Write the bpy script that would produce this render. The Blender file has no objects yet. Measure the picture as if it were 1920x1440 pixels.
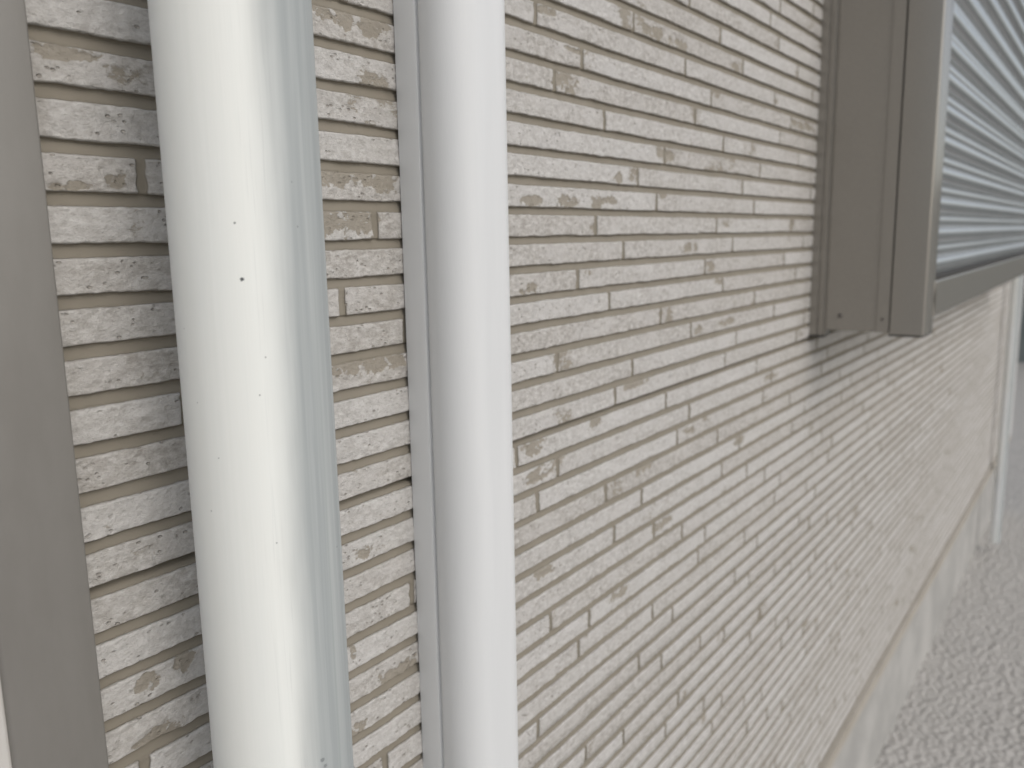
import bpy, bmesh, math, random
import numpy as np
from mathutils import Vector, Matrix

random.seed(7)
S = bpy.context.scene
COL = S.collection
PI = math.pi
P = 0.02525            # height of one course of the siding, metres
ZB = 1.32              # height above ground of the panel seam (course 0)
def Zk(r): return ZB + r * P

# ------------------------------------------------------------------ camera
CAMD, CAMZ = 16.7174545 * P, Zk(6.9781063)
cam_d = bpy.data.cameras.new('camera'); cam = bpy.data.objects.new('camera', cam_d); COL.objects.link(cam)
R_ = Vector((0.582141, -0.812892, -0.017855)); U_ = Vector((0.149638, 0.085524, 0.985035)); F_ = Vector((0.7992, 0.576101, -0.171427))
M = Matrix((R_, U_, -F_)).transposed().to_4x4(); M.translation = Vector((0, -CAMD, CAMZ))
cam.matrix_world = M
cam_d.sensor_width = 36; cam_d.lens = 1583.79 / 1920 * 36
cam_d.clip_start = 0.02; cam_d.clip_end = 400
cam_d.dof.use_dof = True; cam_d.dof.focus_distance = 0.50; cam_d.dof.aperture_fstop = 8.4
S.camera = cam

# ------------------------------------------------------------------ sky, sun, exposure
SUN_EL, SUN_AZ = math.radians(40), math.radians(186)      # azimuth clockwise from +Y, so +X and out from the wall
W = bpy.data.worlds.new('World'); S.world = W; W.use_nodes = True
wn = W.node_tree.nodes; wl = W.node_tree.links
sky = wn.new('ShaderNodeTexSky'); sky.sky_type = 'NISHITA'; sky.sun_disc = False
sky.sun_elevation = SUN_EL; sky.sun_rotation = SUN_AZ; sky.dust_density = 2.5; sky.air_density = 1.0; sky.ozone_density = 1.0
bg = wn['Background']; bg.inputs['Strength'].default_value = 0.15
hs = wn.new('ShaderNodeHueSaturation'); hs.inputs['Saturation'].default_value = .50      # thin high cloud: paler than a clear sky
wl.new(sky.outputs[0], hs.inputs['Color']); wl.new(hs.outputs[0], bg.inputs[0])
sl = bpy.data.lights.new('sun', 'SUN'); sun = bpy.data.objects.new('sun', sl); COL.objects.link(sun)
sl.energy = 0.62; sl.angle = math.radians(90); sl.color = (1.0, 0.96, 0.885)
sd = Vector((math.sin(SUN_AZ) * math.cos(SUN_EL), math.cos(SUN_AZ) * math.cos(SUN_EL), math.sin(SUN_EL)))
sun.rotation_euler = sd.to_track_quat('Z', 'Y').to_euler(); sun.location = (0, -3, 6)
S.view_settings.view_transform = 'Standard'; S.view_settings.look = 'None'
S.view_settings.exposure = 0.02; S.view_settings.gamma = 1
S.cycles.max_bounces = 6

# ------------------------------------------------------------------ node helpers
class NT:
    def __init__(s, name):
        s.m = bpy.data.materials.new(name); s.m.use_nodes = True
        s.n = s.m.node_tree.nodes; s.l = s.m.node_tree.links
        s.b = s.n['Principled BSDF']
    def link(s, a, b): s.l.new(a, b)
    def put(s, sock, v):
        if hasattr(v, 'is_output') or isinstance(v, bpy.types.NodeSocket): s.l.new(v, sock)
        else: sock.default_value = v
    def math(s, op, a, b=0.0, c=0.0, clamp=False):
        x = s.n.new('ShaderNodeMath'); x.operation = op; x.use_clamp = clamp
        s.put(x.inputs[0], a); s.put(x.inputs[1], b); s.put(x.inputs[2], c); return x.outputs[0]
    def mix(s, f, a, b):
        x = s.n.new('ShaderNodeMix'); x.data_type = 'RGBA'
        s.put(x.inputs[0], f)
        s.put(x.inputs[6], a if not isinstance(a, tuple) else (*a, 1)); s.put(x.inputs[7], b if not isinstance(b, tuple) else (*b, 1))
        return x.outputs[2]
    def coord(s, scale=(1, 1, 1), which='Object'):
        t = s.n.new('ShaderNodeTexCoord'); mp = s.n.new('ShaderNodeMapping'); mp.inputs['Scale'].default_value = scale
        s.l.new(t.outputs[which], mp.inputs[0]); return mp.outputs[0]
    def noise(s, vec, scale, detail=3, rough=.55, dist=0):
        x = s.n.new('ShaderNodeTexNoise'); s.l.new(vec, x.inputs['Vector'])
        x.inputs['Scale'].default_value = scale; x.inputs['Detail'].default_value = detail
        x.inputs['Roughness'].default_value = rough; x.inputs['Distortion'].default_value = dist
        return x.outputs['Fac']
    def voro(s, vec, scale, rnd=1):
        x = s.n.new('ShaderNodeTexVoronoi'); s.l.new(vec, x.inputs['Vector'])
        x.inputs['Scale'].default_value = scale; x.inputs['Randomness'].default_value = rnd; return x.outputs['Distance']
    def attr(s, name):
        x = s.n.new('ShaderNodeAttribute'); x.attribute_name = name; return x.outputs['Fac']
    def step(s, v, a, b, lo=0., hi=1.):
        x = s.n.new('ShaderNodeMapRange'); x.interpolation_type = 'SMOOTHSTEP'
        s.put(x.inputs[0], v); x.inputs[1].default_value = a; x.inputs[2].default_value = b
        x.inputs[3].default_value = lo; x.inputs[4].default_value = hi; return x.outputs[0]
    def bump(s, h, dist, strength=1.0, normal=None):
        x = s.n.new('ShaderNodeBump'); x.inputs['Distance'].default_value = dist; x.inputs['Strength'].default_value = strength
        s.l.new(h, x.inputs['Height'])
        if normal is not None: s.l.new(normal, x.inputs['Normal'])
        return x.outputs[0]
    def fin(s, color=None, rough=None, metal=None, normal=None, spec=None):
        if color is not None: s.put(s.b.inputs['Base Color'], (*color, 1) if isinstance(color, tuple) else color)
        if rough is not None: s.put(s.b.inputs['Roughness'], rough)
        if metal is not None: s.put(s.b.inputs['Metallic'], metal)
        if spec is not None: s.put(s.b.inputs['Specular IOR Level'], spec)
        if normal is not None: s.l.new(normal, s.b.inputs['Normal'])
        return s.m

def mat_siding():
    t = NT('siding'); v = t.coord((.6, 1, 1))
    face = t.attr('face'); chip = t.attr('chip'); tone = t.attr('tone')
    warp = t.noise(v, 330, 4, .65, .6)
    warp2 = t.noise(v, 90, 2, .5)
    c = t.math('ADD', chip, t.math('MULTIPLY_ADD', warp, 2.0, -1.0))
    c = t.math('ADD', c, t.math('MULTIPLY_ADD', warp2, .9, -0.45))
    cm = t.step(c, 0.10, 0.45)
    mott = t.noise(v, 210, 5, .72)
    mottb = t.noise(v, 38, 3, .6)
    fine = t.noise(v, 760, 3, .7)
    paint = t.mix(t.step(mott, .36, .66), (.362, .338, .308), (.578, .560, .532))
    paint = t.mix(t.step(mottb, .42, .68), paint, (.520, .500, .475))
    paint = t.mix(t.math('MULTIPLY', tone, .45), paint, (.632, .625, .612))
    # small pits that show the coloured base coat
    pit = t.step(t.voro(v, 270), .12, .26, 1, 0)
    pitm = t.math('MULTIPLY', pit, t.step(t.noise(v, 70, 2, .5), .44, .58))
    paint = t.mix(t.math('MULTIPLY', pitm, .60), paint, (.31, .275, .23))
    paint = t.mix(t.step(fine, .50, .72, 0, .40), paint, (.30, .28, .26))
    base = t.mix(mottb, (.275, .245, .198), (.335, .303, .250))
    groove = t.mix(mottb, (.215, .192, .152), (.285, .258, .212))
    body = t.mix(t.math('MULTIPLY', cm, .88), paint, base)
    colr = t.mix(t.step(face, .42, .80), groove, body)
    h = t.math('ADD', t.math('MULTIPLY', mott, .55), t.math('MULTIPLY', fine, .50))
    h = t.math('SUBTRACT', h, t.math('MULTIPLY', pitm, .6))
    h = t.math('SUBTRACT', h, t.math('MULTIPLY', cm, .12))
    hf = t.math('MULTIPLY', h, t.step(face, .3, .8, .12, 1))
    return t.fin(colr, .86, normal=t.bump(hf, .0020, .95), spec=.25)

def mat_plain(name, c1, c2, scale=(1, 1, 1), ns=20, rough=.5, metal=0., bumpd=0., bs=200, spec=.5):
    t = NT(name); v = t.coord(scale)
    n = t.noise(v, ns, 4, .6)
    col = t.mix(t.step(n, .32, .70), c1, c2)
    nr = None
    if bumpd: nr = t.bump(t.noise(v, bs, 3, .6), bumpd, .6)
    r = t.math('MULTIPLY_ADD', n, .14, rough - .07)
    return t.fin(col, r, metal, nr, spec)

def mat_pipe(name, r, cream=(.845, .860, .825), marks=True):
    t = NT(name)
    tc = t.n.new('ShaderNodeTexCoord'); sp = t.n.new('ShaderNodeSeparateXYZ'); t.link(tc.outputs['Object'], sp.inputs[0])
    x, y, z = sp.outputs
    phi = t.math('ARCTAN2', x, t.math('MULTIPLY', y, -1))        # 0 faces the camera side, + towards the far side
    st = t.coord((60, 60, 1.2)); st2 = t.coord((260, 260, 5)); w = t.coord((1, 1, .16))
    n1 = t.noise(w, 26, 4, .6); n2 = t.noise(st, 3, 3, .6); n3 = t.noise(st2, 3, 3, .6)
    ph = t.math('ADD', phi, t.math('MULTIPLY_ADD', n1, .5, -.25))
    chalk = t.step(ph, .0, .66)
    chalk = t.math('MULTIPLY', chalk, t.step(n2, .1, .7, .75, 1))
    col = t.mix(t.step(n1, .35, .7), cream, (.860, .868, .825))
    col = t.mix(t.step(phi, -1.35, -.9, .55, 0), col, (.86, .88, .88))  # far left limb paler: a grazing reflection put into the colour
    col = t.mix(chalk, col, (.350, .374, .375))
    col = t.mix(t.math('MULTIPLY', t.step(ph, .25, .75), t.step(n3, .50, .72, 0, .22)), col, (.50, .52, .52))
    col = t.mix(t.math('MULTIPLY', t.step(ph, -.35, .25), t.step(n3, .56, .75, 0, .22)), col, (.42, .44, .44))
    hgt = n2
    if marks:
        # a hard-edged old run line down the side
        lz = t.math('MULTIPLY_ADD', t.noise(t.coord((0.001, .001, 6)), 1, 2, .5), .10, 0)
        ctr = t.math('ADD', t.math('MULTIPLY', t.math('SUBTRACT', z, Zk(4)), .10), .84)
        d = t.math('SUBTRACT', phi, t.math('ADD', ctr, lz))
        line = t.math('MULTIPLY', t.step(t.math('ABSOLUTE', d), .004, .028, 1, 0), t.step(z, Zk(3) - .25, Zk(9), 0.9, .15))
        col = t.mix(t.math('MULTIPLY', line, .6), col, (.30, .34, .33))
        col = t.mix(t.math('MULTIPLY', t.step(d, 0, .03), t.step(d, .03, .35, .14, .0)), col, (.42, .44, .435))
        arc = t.math('MULTIPLY', phi, r)
        cb = t.n.new('ShaderNodeCombineXYZ'); t.link(arc, cb.inputs[0]); t.link(z, cb.inputs[1])
        wob = t.noise(t.coord(), 1400, 2, .6)
        for (a, zz, rad, k) in PIPE_SPECKS:
            v = t.n.new('ShaderNodeVectorMath'); v.operation = 'DISTANCE'; t.link(cb.outputs[0], v.inputs[0]); v.inputs[1].default_value = (a * r, zz, 0)
            dd = t.math('MULTIPLY_ADD', wob, rad * 1.3, v.outputs['Value'])
            col = t.mix(t.step(dd, rad * 1.15, rad * 1.75, k, 0), col, (.06, .065, .07))
    return t.fin(col, t.math('MULTIPLY_ADD', chalk, .12, .52), normal=t.bump(n2, .0005, .3), spec=.22)

PIPE_SPECKS = []

# ------------------------------------------------------------------ object helpers
def prop(o, label=None, cat=None, group=None, kind=None):
    if label: o['label'] = label
    if cat: o['category'] = cat
    if group: o['group'] = group
    if kind: o['kind'] = kind
    return o
def empty(name, loc, **k):
    o = bpy.data.objects.new(name, None); COL.objects.link(o); o.location = loc; o.empty_display_size = .05
    bpy.context.view_layer.update()
    return prop(o, **k)
def mesh_obj(name, bm, m, parent=None, smooth=False, loc=None):
    bmesh.ops.recalc_face_normals(bm, faces=bm.faces)
    me = bpy.data.meshes.new(name); bm.to_mesh(me); bm.free()
    o = bpy.data.objects.new(name, me); COL.objects.link(o)
    me.materials.append(m)
    for p in me.polygons: p.use_smooth = smooth
    if loc is not None: o.location = loc
    if parent is not None:
        o.parent = parent; o.matrix_parent_inverse = parent_inv(parent)
    return o
def parent_inv(p):
    # parts are modelled in world space; empties carry the thing's place, mesh parts sit at the origin
    return Matrix.Translation(-p.location) if p.type == 'EMPTY' else Matrix.Identity(4)
def box(bm, x0, x1, y0, y1, z0, z1):
    v = [bm.verts.new((x, y, z)) for z in (z0, z1) for y in (y0, y1) for x in (x0, x1)]
    for f in ((0, 1, 3, 2), (4, 5, 7, 6), (0, 1, 5, 4), (2, 3, 7, 6), (0, 2, 6, 4), (1, 3, 7, 5)):
        bm.faces.new([v[i] for i in f])
def bevel(bm, w, seg=2):
    bmesh.ops.bevel(bm, geom=bm.edges[:], offset=w, segments=seg, profile=.5, affect='EDGES')
def bbox(x0, x1, y0, y1, z0, z1, w=.001, seg=2):
    bm = bmesh.new(); box(bm, x0, x1, y0, y1, z0, z1); bevel(bm, w, seg); return bm
def extrude_z(pts, z0, z1, closed=True, nz=1):
    """profile in x,y swept up z, capped when closed"""
    bm = bmesh.new(); rows = []
    for i in range(nz + 1):
        z = z0 + (z1 - z0) * i / nz
        rows.append([bm.verts.new((x, y, z)) for x, y in pts])
    n = len(pts)
    for a, b in zip(rows, rows[1:]):
        for i in range(n if closed else n - 1):
            j = (i + 1) % n; bm.faces.new((a[i], a[j], b[j], b[i]))
    if closed: bm.faces.new(rows[0][::-1]); bm.faces.new(rows[-1])
    return bm
def extrude_x(pts, x0, x1, closed=False):
    bm = bmesh.new()
    a = [bm.verts.new((x0, y, z)) for y, z in pts]; b = [bm.verts.new((x1, y, z)) for y, z in pts]
    n = len(pts)
    for i in range(n if closed else n - 1):
        j = (i + 1) % n; bm.faces.new((a[i], a[j], b[j], b[i]))
    if closed: bm.faces.new(a[::-1]); bm.faces.new(b)
    return bm
def arc(cx, cy, r, a0, a1, n=8):
    return [(cx + r * math.cos(math.radians(a0 + (a1 - a0) * i / n)), cy + r * math.sin(math.radians(a0 + (a1 - a0) * i / n))) for i in range(n + 1)]
def autosmooth(o, ang=35):
    me = o.data
    for p in me.polygons: p.use_smooth = True
    bm = bmesh.new(); bm.from_mesh(me)
    for e in bm.edges:
        if len(e.link_faces) == 2 and e.calc_face_angle() > math.radians(ang): e.smooth = False
    bm.to_mesh(me); bm.free()
    return o

# ------------------------------------------------------------------ ground
gm = NT('gravel'); gv = gm.coord()
gn = gm.voro(gv, 55); gb = gm.noise(gv, 9, 5, .6)
gcol = gm.mix(gm.step(gn, .1, .7), (.50, .485, .455), (.42, .405, .38)); gcol = gm.mix(gm.step(gb, .35, .7, 0, .5), gcol, (.52, .50, .47))
M_ground = gm.fin(gcol, .9, normal=gm.bump(gn, .012, .9), spec=.2)
bm = bmesh.new(); N = 8
g = [[bm.verts.new((-120 + 240 * i / N, -120 + 240 * j / N, 0)) for j in range(N + 1)] for i in range(N + 1)]
for i in range(N):
    for j in range(N): bm.faces.new((g[i][j], g[i + 1][j], g[i + 1][j + 1], g[i][j + 1]))
o = mesh_obj('ground', bm, M_ground); prop(o, label='pale gravel ground at the foot of the house', cat='ground', kind='structure')

# ------------------------------------------------------------------ house: siding
M_siding = mat_siding()
house = empty('house', (2.0, 0.0, 0.0), label='house with cream brick-pattern siding and a shuttered window', cat='house')

def h2(ix, iy, seed):
    n = (ix.astype(np.int64) * 374761393 + iy.astype(np.int64) * 668265263 + seed * 974634777) & 0xffffffff
    n = ((n ^ (n >> 13)) * 1274126177) & 0xffffffff
    n = (n ^ (n >> 16)) & 0xffffffff
    n = (n * 2246822519) & 0xffffffff
    return ((n ^ (n >> 15)) & 0xffffff) / float(0xffffff)
def vn(x, y, seed):
    ix = np.floor(x); iy = np.floor(y); fx = x - ix; fy = y - iy
    fx = fx * fx * (3 - 2 * fx); fy = fy * fy * (3 - 2 * fy)
    a = h2(ix, iy, seed); b = h2(ix + 1, iy, seed); c = h2(ix, iy + 1, seed); d = h2(ix + 1, iy + 1, seed)
    return (a + (b - a) * fx) * (1 - fy) + (c + (d - c) * fx) * fy - .5
def sstep(v, a, b):
    t = np.clip((v - a) / (b - a), 0, 1); return t * t * (3 - 2 * t)

# where the upright joints fall in each course (courses are 12 units long), measured course by course
JOINT = {-17: 1.3, -16: 4.9, -15: 7.95, -14: .95, -13: 3.95, -12: 2.1, -11: 5.6, -10: 10.95, -9: 8.4, -8: 10.2, -7: 4.95, -6: 7.2, -5: 3.6, -4: 6.0,
         -3: 10.75, -2: 2.1, -1: 8.05, 0: 6.55, 1: 11.4, 2: 2.07, 3: .7, 4: 5.8, 5: 9.0, 6: 6.5, 7: 10.3, 8: 1.46, 9: 4.35}
def joint(k):
    if k in JOINT: return JOINT[k]
    kk = k
    while kk < -17: kk += 18
    while kk > 9: kk -= 18
    return (JOINT[kk] + 5.3 * (abs(k - kk) // 18)) % 12
# worn patches (x, z, half width, half height) in courses
CHIPS = [(8.69,10.55,.43,.15),(9.34,10.6,.22,.1),(8.71,8.11,.5,.08),(9.63,8.25,.27,.17),(15.6,8.60,.8,.25),(17.1,8.60,.7,.30),(16.3,8.75,1.5,.14),(15.6,7.46,.8,.32),(16.4,7.48,.6,.32),
 (15.8,12.72,1.0,.26),(17.1,12.55,.6,.28),(15.9,3.66,.9,.25),(17.0,3.60,.9,.28),(16.28,12.51,.14,.26),(33.5,15.27,1.03,.28),(36.19,15.1,.96,.28),(25.6,14.55,.5,.15),
 (26.9,12.35,.85,.33),(24.61,8.18,.6,.16),(26.72,8.2,.73,.2),(28.9,8.25,.6,.2),(30.0,8.3,.6,.14),(30.66,9.25,.36,.2),(32.07,9.43,.36,.3),(34.8,8.67,.37,.14),(37.79,6.35,1.0,.2),
 (28.35,5.6,.36,.13),(24.41,5.23,.55,.17),(32.25,.63,1.0,.19),(26.15,2.5,.36,.33),(40.5,13.62,.7,.2),(54.18,13.36,2.2,.22),(38.93,2.28,.6,.21),(42.55,2.37,1.0,.2),
 (34.73,3.48,.16,.11),(42.3,7.5,.7,.2),(40.28,5.32,.7,.24),(41.43,4.56,.5,.2),(43.21,15.21,.8,.23),(52.83,7.54,.5,.24),(27.51,13.56,.6,.09),(16.1,-1.72,.5,.2),
 (15.3,-4.39,.12,.27),(17.1,-5.85,.75,.28),(15.36,-6.84,.3,.24),(9.24,-2.59,.33,.2),(10.1,-2.47,.26,.22),(9.4,-3.86,.6,.17),(24.69,-.5,.7,.26),(24.84,-1.55,.8,.26),
 (25.03,-5.35,.6,.26),(28.9,-.4,.4,.2),(33,-3.4,.9,.2),(38,-2.6,.6,.2),(35,-6.5,1.1,.22),(45,-4.5,1.0,.2),(31,-8.5,.8,.2),(50,-1.6,1.0,.2)]

LEFT, RIGHT = -1.6, 5.12
KLO, KHI = 36, -62
def build_siding():
    rf = np.array([-.045, -.030, -.018, -.008, 0, .008, .018, .03, .05, .09, .14, .19, .24, .29, .34, .39, .44, .49, .54, .59, .63, .66, .675, .69, .705, .72, .735, .75, .77, .80, .84, .88, .92, .945])
    rc = np.array([-.03, .0, .03, .3, .6, .68, .71, .745, .78])
    zr, kr = [], []
    for k in range(KLO, KHI, -1):
        f = rf if -23 <= k <= 11 else rc
        if k == 1: f = f[f < .79]
        if k == 0: f = np.concatenate([[-.200, -.182, -.180, -.10, -.0520, -.0495], f])
        for a in f: zr.append(-k + a); kr.append((k, a))
    zr = np.array(zr); kk = np.array([a for a, _ in kr]); fr = np.array([b for _, b in kr])
    o_ = np.argsort(zr); zr, kk, fr = zr[o_], kk[o_], fr[o_]
    xs = np.concatenate([np.arange(LEFT, .13, .02), np.arange(.13, .60, .00115), np.arange(.60, 1.0, .0014), np.arange(1.0, 1.47, .002), np.arange(1.47, RIGHT, .007), [RIGHT]])
    X, Z = np.meshgrid(xs / P, zr)
    K = np.repeat(kk[:, None], len(xs), 1).astype(float); F = np.repeat(fr[:, None], len(xs), 1)
    # which brick: nearest joints in this course
    jt = np.array([joint(int(k)) for k in kk])[:, None]
    u = (X - jt) / 12.0; bi = np.floor(u); dj = np.abs((u - np.round(u)) * 12.0)       # distance to the nearest joint
    jw = .075 + .03 * vn(Z * 3 + .5, K * 1.3, 5)
    jedge = dj - jw + vn(Z * 5, X * 0 + bi * 3.3 + K, 9) * .05
    vert = sstep(jedge, -.005, .075)
    for (kq, xq) in ((-9, 8.4), (-11, 17.6), (-1, 8.05)):     # three courses without a joint there
        vert = np.where((K == kq) & (np.abs(X - xq) < 1.2), 1.0, vert)
    # brick profile
    bot = sstep(F, -.047, .028); top = 1 - sstep(F, .68, .775)
    prof = bot * top
    face = prof * vert
    rnd = h2(bi, K, 21)
    # long, wavering arrises: move the grid lines up and down with the brick edge
    eb = vn(X * .45, K * 7.1, 31) * .045 + vn(X * 1.5, K * 5.7, 32) * .030 + vn(X * 6, K * 3.7, 33) * .018
    et = vn(X * .5, K * 9.1, 41) * .022 + vn(X * 2.3, K * 4.7, 42) * .018 + vn(X * 7, K * 3.1, 43) * .018
    wb = np.exp(-(F / .13) ** 2) * (F > -.05); wt = np.exp(-((F - .72) / .12) ** 2)
    wb = np.where(K == 0, wb * .3 * (F > -.04), wb)
    Zw = Z + eb * wb + et * wt
    # heights (outward, metres)
    hb = .0040 + (rnd - .5) * .0007
    ramp = np.clip((.985 - F) / .22, 0, 1) * (F > .5)
    H = np.maximum(hb * prof * (.45 + .55 * vert), .0021 * ramp * (F > .6))
    rough = vn(X * 2.2, Z * 3, 51) * .0009 + vn(X * 6.5, Z * 8, 52) * .0007 + vn(X * 14, Z * 16, 53) * .00052 + vn(X * 24, Z * 30, 54) * .00042
    pits = np.clip(vn(X * 10, Z * 12, 61) - .26, 0, 1) * .0026 + np.clip(vn(X * 17, Z * 19, 62) - .27, 0, 1) * .0026
    H += (rough - pits) * face
    H += vn(X * 4, Z * 6, 55) * .0002 * (1 - face)
    # chips
    C = np.full(X.shape, -1.0)
    for (cx, cz, rx, rz) in CHIPS:
        xi = np.where(np.abs(xs / P - cx) < rx * 1.8 + .3)[0]; zi = np.where(np.abs(zr - cz) < rz * 2 + .3)[0]
        if len(xi) == 0 or len(zi) == 0: continue
        a, b = slice(xi[0], xi[-1] + 1), slice(zi[0], zi[-1] + 1)
        d = ((X[b, a] - cx) / rx) ** 2 + ((Z[b, a] - cz) / rz) ** 2
        wv = vn(X[b, a] * 2.6, Z[b, a] * 3.4, 81) * 1.3 + vn(X[b, a] * 7, Z[b, a] * 8, 82) * 1.1 + vn(X[b, a] * 16, Z[b, a] * 17, 83) * .6
        C[b, a] = np.maximum(C[b, a], np.clip(1.05 - d * .75, -1, .75) + wv)
    # scattered patches elsewhere, hugging brick ends and edges
    r2 = vn(X * .42, K * 11.3, 71) + .5 * vn(X * 1.6, Z * 2.6, 72)
    edge = .25 * (1 - np.clip(dj / 1.6, 0, 1))
    C = np.maximum(C, (r2 + edge - .50) * 2.6)
    C = np.maximum(C, -.62 + vn(X * 3, Z * 5, 73) * .5)
    H -= sstep(C, .1, .7) * .0006 * face
    # the slit between the two panels
    slit = (K == 0) & (F < -.0505) & (F > -.181)
    H = np.where(slit, -.0105, H)
    nz, nx = X.shape
    co = np.empty((nz * nx, 3), np.float32)
    co[:, 0] = (X * P).ravel(); co[:, 1] = (.0037 - H).ravel(); co[:, 2] = (ZB + Zw * P).ravel()
    me = bpy.data.meshes.new('siding')
    nf = (nz - 1) * (nx - 1)
    idx = (np.arange(nz - 1)[:, None] * nx + np.arange(nx - 1)[None, :]).ravel().astype(np.int32)
    quads = np.stack([idx, idx + 1, idx + 1 + nx, idx + nx], 1).ravel()
    me.vertices.add(nz * nx); me.vertices.foreach_set('co', co.ravel())
    me.loops.add(nf * 4); me.loops.foreach_set('vertex_index', quads)
    me.polygons.add(nf); me.polygons.foreach_set('loop_start', np.arange(0, nf * 4, 4, dtype=np.int32))
    me.polygons.foreach_set('use_smooth', np.ones(nf, bool))
    me.update(calc_edges=True)
    for nm, arr in (('face', np.where(slit, 0, face)), ('chip', C), ('tone', rnd)):
        at = me.attributes.new(nm, 'FLOAT', 'POINT'); at.data.foreach_set('value', arr.ravel().astype(np.float32))
    me.materials.append(M_siding)
    o = bpy.data.objects.new('siding', me); COL.objects.link(o)
    o.parent = house; o.matrix_parent_inverse = parent_inv(house)
    return o
build_siding()
ZLO, ZHI = Zk(-KLO - .045), Zk(-KHI - 1 + .78)

M_conc = mat_plain('foundation_concrete', (.34, .335, .32), (.44, .43, .41), ns=6, rough=.85, bumpd=.002, bs=60, spec=.2)
M_upper = mat_plain('upper_wall', (.52, .50, .47), (.60, .58, .55), ns=12, rough=.85, bumpd=.002, bs=90, spec=.2)
M_roof = mat_plain('roof_slate', (.07, .07, .075), (.12, .12, .125), ns=15, rough=.7)
M_white = mat_plain('white_metal', (.72, .72, .70), (.78, .78, .76), ns=8, rough=.45)
bm = bmesh.new(); box(bm, LEFT, RIGHT - .03, .03, 6, -.2, ZLO - .03); mesh_obj('foundation', bm, M_conc, house)
bm = bmesh.new(); box(bm, LEFT, RIGHT - .002, .016, 6.05, ZLO - .03, 5.8); mesh_obj('wall', bm, M_upper, house)
bm = bmesh.new(); box(bm, LEFT - .0, RIGHT + .0, -.012, .0, ZHI + .0, ZHI + .12); bevel(bm, .002, 1); mesh_obj('band_board', bm, M_white, house)
bm = bmesh.new(); box(bm, LEFT, RIGHT, -.012, .011, ZLO - .03, ZLO - .001); mesh_obj('base_flashing', bm, mat_plain('beige_metal', (.36, .33, .28), (.42, .39, .34), ns=8, rough=.5), house)
bm = bmesh.new()
pr = [(-.42, 5.6), (3.0, 7.2), (6.5, 5.6), (6.5, 5.8), (3.0, 7.4), (-.42, 5.8)]
a = [bm.verts.new((LEFT - .4, y, z)) for y, z in pr]; b = [bm.verts.new((RIGHT + .4, y, z)) for y, z in pr]
for i in range(6): bm.faces.new((a[i], a[(i + 1) % 6], b[(i + 1) % 6], b[i]))
bm.faces.new(a[::-1]); bm.faces.new(b); mesh_obj('roof', bm, M_roof, house)
# corner trim at the far end of the wall
bm = bbox(RIGHT - .02, RIGHT + .012, -.012, .011, ZLO - .02, ZHI, .002); mesh_obj('corner_trim', bm, M_white, house)

# ------------------------------------------------------------------ shutter window
M_bronze = mat_plain('bronze_aluminium', (.292, .272, .240), (.307, .287, .254), ns=300, rough=.24, metal=0.35, bumpd=.00005, bs=2500, spec=.7)
M_dark = mat_plain('dark_rubber_and_shade', (.035, .033, .03), (.05, .047, .043), ns=30, rough=.7)  # rubber parts, and the shade strip in the sill gap
M_slat = mat_plain('slat_aluminium', (.52, .53, .53), (.54, .55, .55), (1, 1, 1), ns=2, rough=.24, metal=.7)
M_screw = mat_plain('steel_screw', (.13, .12, .11), (.18, .165, .15), ns=60, rough=.5, metal=.6)
WX, WR, WT = 57.3 * P, 152 * P, Zk(47)
def Y(s): return -s * P
# body of the frame: left jamb panel, set into the wall, with head and right jamb
bm = bbox(WX + .0015, WX + .030, Y(4.95), Y(1.05), Zk(.55), WT, .0012)
box(bm, WX - .0003, WX + .03, Y(4.93), Y(4.22), Zk(.56), WT - .001)
frame = mesh_obj('shutter_window', bm, M_bronze, house)
def sub(name, bm, m, smooth=False):
    return mesh_obj(name, bm, m, frame, smooth)
# flange against the wall with three upright ribs
pts = [(WX - .001, Y(-.3)), (WX - .001, Y(.45)), (WX + .0015, Y(.47)), (WX + .0015, Y(.60)), (WX - .0005, Y(.62)), (WX - .0005, Y(.86)), (WX + .004, Y(.88)), (WX + .004, Y(1.06)), (WX + .03, Y(1.06)), (WX + .03, Y(-.3))]
sub('flange', extrude_z(pts, Zk(.18), WT + .02), M_bronze)
sub('flange_gasket', bbox(WX - .003, WX + .02, Y(1.0), Y(-.2), Zk(.05), Zk(.178), .001), M_dark)
# outer guide rail, left, and its mate on the right
for (xa, xb) in ((WX, WX + 3.0 * P), (WR - 3.0 * P, WR)):
    r = .0035
    pts = [(xa, Y(5.03)), (xa, Y(7.0) + r)] + arc(xa + r, Y(7.0) + r, r, 180, 270, 5)[1:] + arc(xb - .002, Y(7.0) + .002, .002, 270, 360, 3) + [(xb, Y(5.03))]
    autosmooth(sub('guide_rail', extrude_z(pts, Zk(.45), WT), M_bronze), 30)
sub('rail_end_cap', bbox(WX - .001, WX + 3.0 * P + .001, Y(7.02), Y(4.95), Zk(.34), Zk(.448), .001), M_dark)
sub('jamb', bbox(WR - .03, WR - .0015, Y(4.95), .002, Zk(.55), WT, .0012), M_bronze)
# bottom rail under the curtain
sub('sill_rail', bbox(WX + 3.0 * P + .0005, WR - 3.0 * P - .0005, Y(7.05), Y(.2), Zk(1.35), Zk(3.70), .003, 3), M_bronze)
sub('sill_gap_shade', bbox(WX + 3.0 * P + .0005, WR - 3.0 * P - .0005, Y(6.75), Y(5.9), Zk(3.702), Zk(3.98), .0015, 1), M_dark)  # dark strip standing in for the shaded gap under the bottom bar
# roller box above
sub('roller_box', bbox(WX - .004, WR + .004, Y(8.6), .002, Zk(40), WT + .05, .006, 3), M_bronze)
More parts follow.
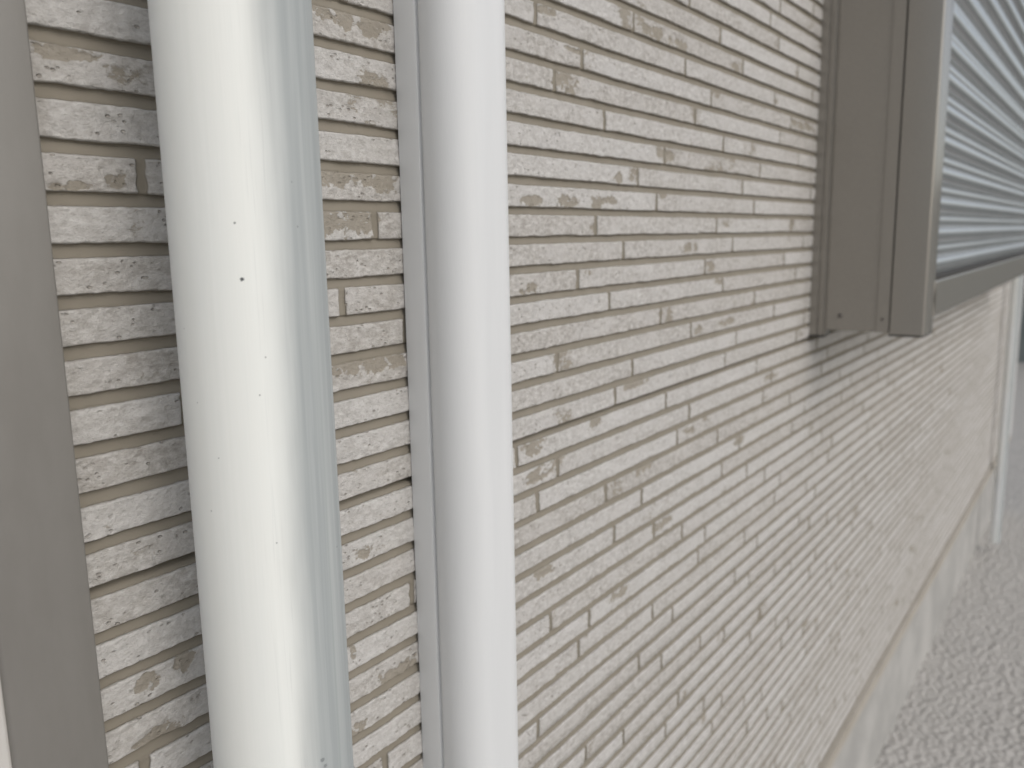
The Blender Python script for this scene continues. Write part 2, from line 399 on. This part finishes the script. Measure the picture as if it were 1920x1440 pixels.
# curtain: curved interlocking slats, one sheet
z0, z1, pitch = 4.0, 40.2, 2.02
pr = []
n = int((z1 - z0) / pitch) + 1
for i in range(n):
    b = z0 + i * pitch
    # a slat: rounded belly on the lower two thirds, then a small interlock bead
    prof = [(0.0, 6.08), (.05, 6.20), (.12, 6.34), (.24, 6.46), (.40, 6.54), (.58, 6.57), (.76, 6.55), (.92, 6.47), (1.04, 6.35), (1.12, 6.20), (1.17, 6.10),
            (1.22, 6.13), (1.32, 6.18), (1.48, 6.20), (1.64, 6.18), (1.78, 6.13), (1.88, 6.07), (1.93, 6.03), (1.98, 5.98)]
    for (dz, s) in prof: pr.append((Y(s), Zk(b + dz)))
o = sub('shutter_curtain', extrude_x(pr, WX + 2.6 * P, WR - 2.6 * P), M_slat, True)
sub('curtain_bottom_bar', bbox(WX + 2.7 * P, WR - 2.7 * P, Y(6.4), Y(5.7), Zk(3.99), Zk(4.35), .002, 2), M_slat)
# fixing screws on the jamb
for (s, z) in ((1.95, 1.52), (4.55, 1.40), (1.95, 38.5), (4.55, 38.5)):
    bm = bmesh.new()
    bmesh.ops.create_uvsphere(bm, u_segments=16, v_segments=8, radius=.0036)
    for v in bm.verts: v.co.x = v.co.x * .45; v.co += Vector((WX + .0006, Y(s), Zk(z)))
    mesh_obj('screw', bm, M_screw, frame, True)
# glazing behind, so the window is complete
M_glass = mat_plain('window_glass', (.02, .025, .028), (.03, .035, .038), ns=3, rough=.08)
sub('pane', bbox(WX + .05, WR - .05, Y(-.05), Y(.25), Zk(4), Zk(40), .001, 1), M_glass)

# ------------------------------------------------------------------ downpipes
def pipe(name, X, Yc, r, z0, z1, m, view_az):
    """hollow plastic pipe; local -Y looks back towards where it is seen from"""
    o_pts = [(r * math.cos(2 * PI * i / 96), r * math.sin(2 * PI * i / 96)) for i in range(96)]
    bm = extrude_z(o_pts, z0, z1, True, 1)
    me_o = mesh_obj(name, bm, m, None, False, (X, Yc, 0))
    autosmooth(me_o, 40)
    me_o.rotation_euler = (0, 0, -view_az)
    return me_o
az = math.radians(37.29); rr = .0379
dist = rr / math.sin(math.radians(4.77))
PX, PY = dist * math.sin(az), -CAMD + dist * math.cos(az)
def speck(px, py, rad, k):
    # photo pixel -> angle round the pipe and height, worked out once from the solved camera
    d = F_ * 1583.79 + R_ * (px - 960) - U_ * (py - 720)
    ox, oy = -PX, -CAMD - PY; a = d.x ** 2 + d.y ** 2; b = 2 * (ox * d.x + oy * d.y); c = ox * ox + oy * oy - rr * rr
    t = (-b - math.sqrt(max(b * b - 4 * a * c, 0))) / (2 * a)
    x, y = ox + t * d.x, oy + t * d.y
    ca, sa = math.cos(az), math.sin(az)
    lx, ly = x * ca - y * sa, x * sa + y * ca
    return (math.atan2(lx, -ly), CAMZ + t * d.z, rad, k)
PIPE_SPECKS[:] = [speck(454, 524, .0011, .95), speck(440, 418, .0006, .8), speck(410, 859, .0005, .5), speck(519, 1018, .0005, .6), speck(345, 616, .0004, .4),
                  speck(498, 670, .0005, .5), speck(487, 741, .0005, .6), speck(547, 341, .0005, .3), speck(558, 425, .0006, .4), speck(605, 1425, .0016, .45), speck(610, 1436, .0014, .4),
                  speck(396, 958, .0005, .5), speck(370, 755, .0004, .5), speck(632, 1025, .0006, .6)]
M_pipe = mat_pipe('weathered_pvc', rr)
dp = pipe('downpipe', PX, PY, rr, .10, 5.5, M_pipe, az)
prop(dp, label='thick cream round downpipe with grey weathered right side, nearest the camera', cat='downpipe')
az2 = math.radians(85.06); r2 = .021; s2 = .045
X2 = math.tan(az2) * (CAMD - s2)
M_pipe2 = mat_pipe('white_pvc', r2, (.82, .83, .83), False)
dp2 = pipe('downpipe', X2, -s2, r2, .05, 5.5, M_pipe2, math.radians(85))
prop(dp2, label='slim white downpipe at the far end of the wall, below the shutter', cat='downpipe')

# ------------------------------------------------------------------ conduit cover (two-part duct)
M_duct = mat_plain('duct_plastic', (.668, .678, .680), (.705, .713, .715), (1, 1, .1), ns=30, rough=.45, bumpd=.0001, bs=1500, spec=.35)
duct = empty('duct_cover', (.49, -.004, Zk(-36)), label='white square-edged plastic duct cover running up the siding, right of the thick pipe', cat='duct cover')
DL, DW, DD = 17.96 * P - .0002, 2.72 * P, 2.22 * P
x0, x1 = DL, DL + DW
pts = [(x0, -.001), (x0, -.0165)] + [(x0 + .0008, -.0190), (x0 + .0030, -.0200), (x0 + .0030, -.0225), (x1 - .0030, -.0225), (x1 - .0030, -.0200), (x1, -.0185), (x1, -.001)]
bp = mesh_obj('back_plate', extrude_z(pts, Zk(-45), ZHI + .6), M_duct, duct); autosmooth(bp, 30)
ys = -.0222
rl, rrg = .026, .022
pts = [(x0 + .0022, ys + .0008), (x0 + .0002, ys - .0012)] + [(x0, ys - .003)] + arc(x0 + rl, -DD + rl, rl, 180, 270, 22) + arc(x1 - rrg, -DD + rrg, rrg, 270, 360, 18) + [(x1, ys - .003), (x1 - .0002, ys - .0012), (x1 - .0022, ys + .0008)]
cv = mesh_obj('cover', extrude_z(pts, Zk(-45), ZHI + .6), M_duct, duct); autosmooth(cv, 32)

# ------------------------------------------------------------------ aluminium post at the left
M_post = mat_plain('post_aluminium', (.228, .216, .198), (.243, .231, .213), (1, 1, .3), ns=60, rough=.40, metal=.35, bumpd=.0001, bs=2500)
xl, xr, sf = 6.18 * P, 7.945 * P, .55 * P
pts = arc(xl + .002, -sf + .002, .002, 180, 270, 6) + arc(xr - .0012, -sf + .0012, .0012, 270, 360, 4) + [(xr, -.0008), (xl, -.0008)]
po = mesh_obj('metal_frame', extrude_z(pts, -.02, 2.9), M_post); autosmooth(po, 30)
prop(po, label='smooth grey metal upright frame against the siding at the left edge', cat='frame')
# pale door jamb beyond it
bm = bbox(3.2 * P, 6.2 * P, -.012, -.0008, ZLO, ZHI, .002); mesh_obj('trim', bm, mat_plain('cream_trim', (.50, .48, .45), (.56, .54, .51), ns=8, rough=.6), house)

# ------------------------------------------------------------------ boundary wall beyond the far corner
bw = empty('boundary_wall', (11.0, -2, 0), label='low grey-green boundary wall glimpsed past the slim far downpipe', cat='wall')
M_nb = mat_plain('wall_render', (.17, .19, .185), (.21, .23, .225), ns=4, rough=.85, bumpd=.003, bs=40, spec=.2)
bm = bbox(11.0, 11.15, -14, 8, -.1, 1.95, .004, 1); mesh_obj('wall', bm, M_nb, bw)
bm = bbox(10.97, 11.18, -14.02, 8.02, 1.951, 2.01, .006, 2); mesh_obj('coping', bm, M_conc, bw)
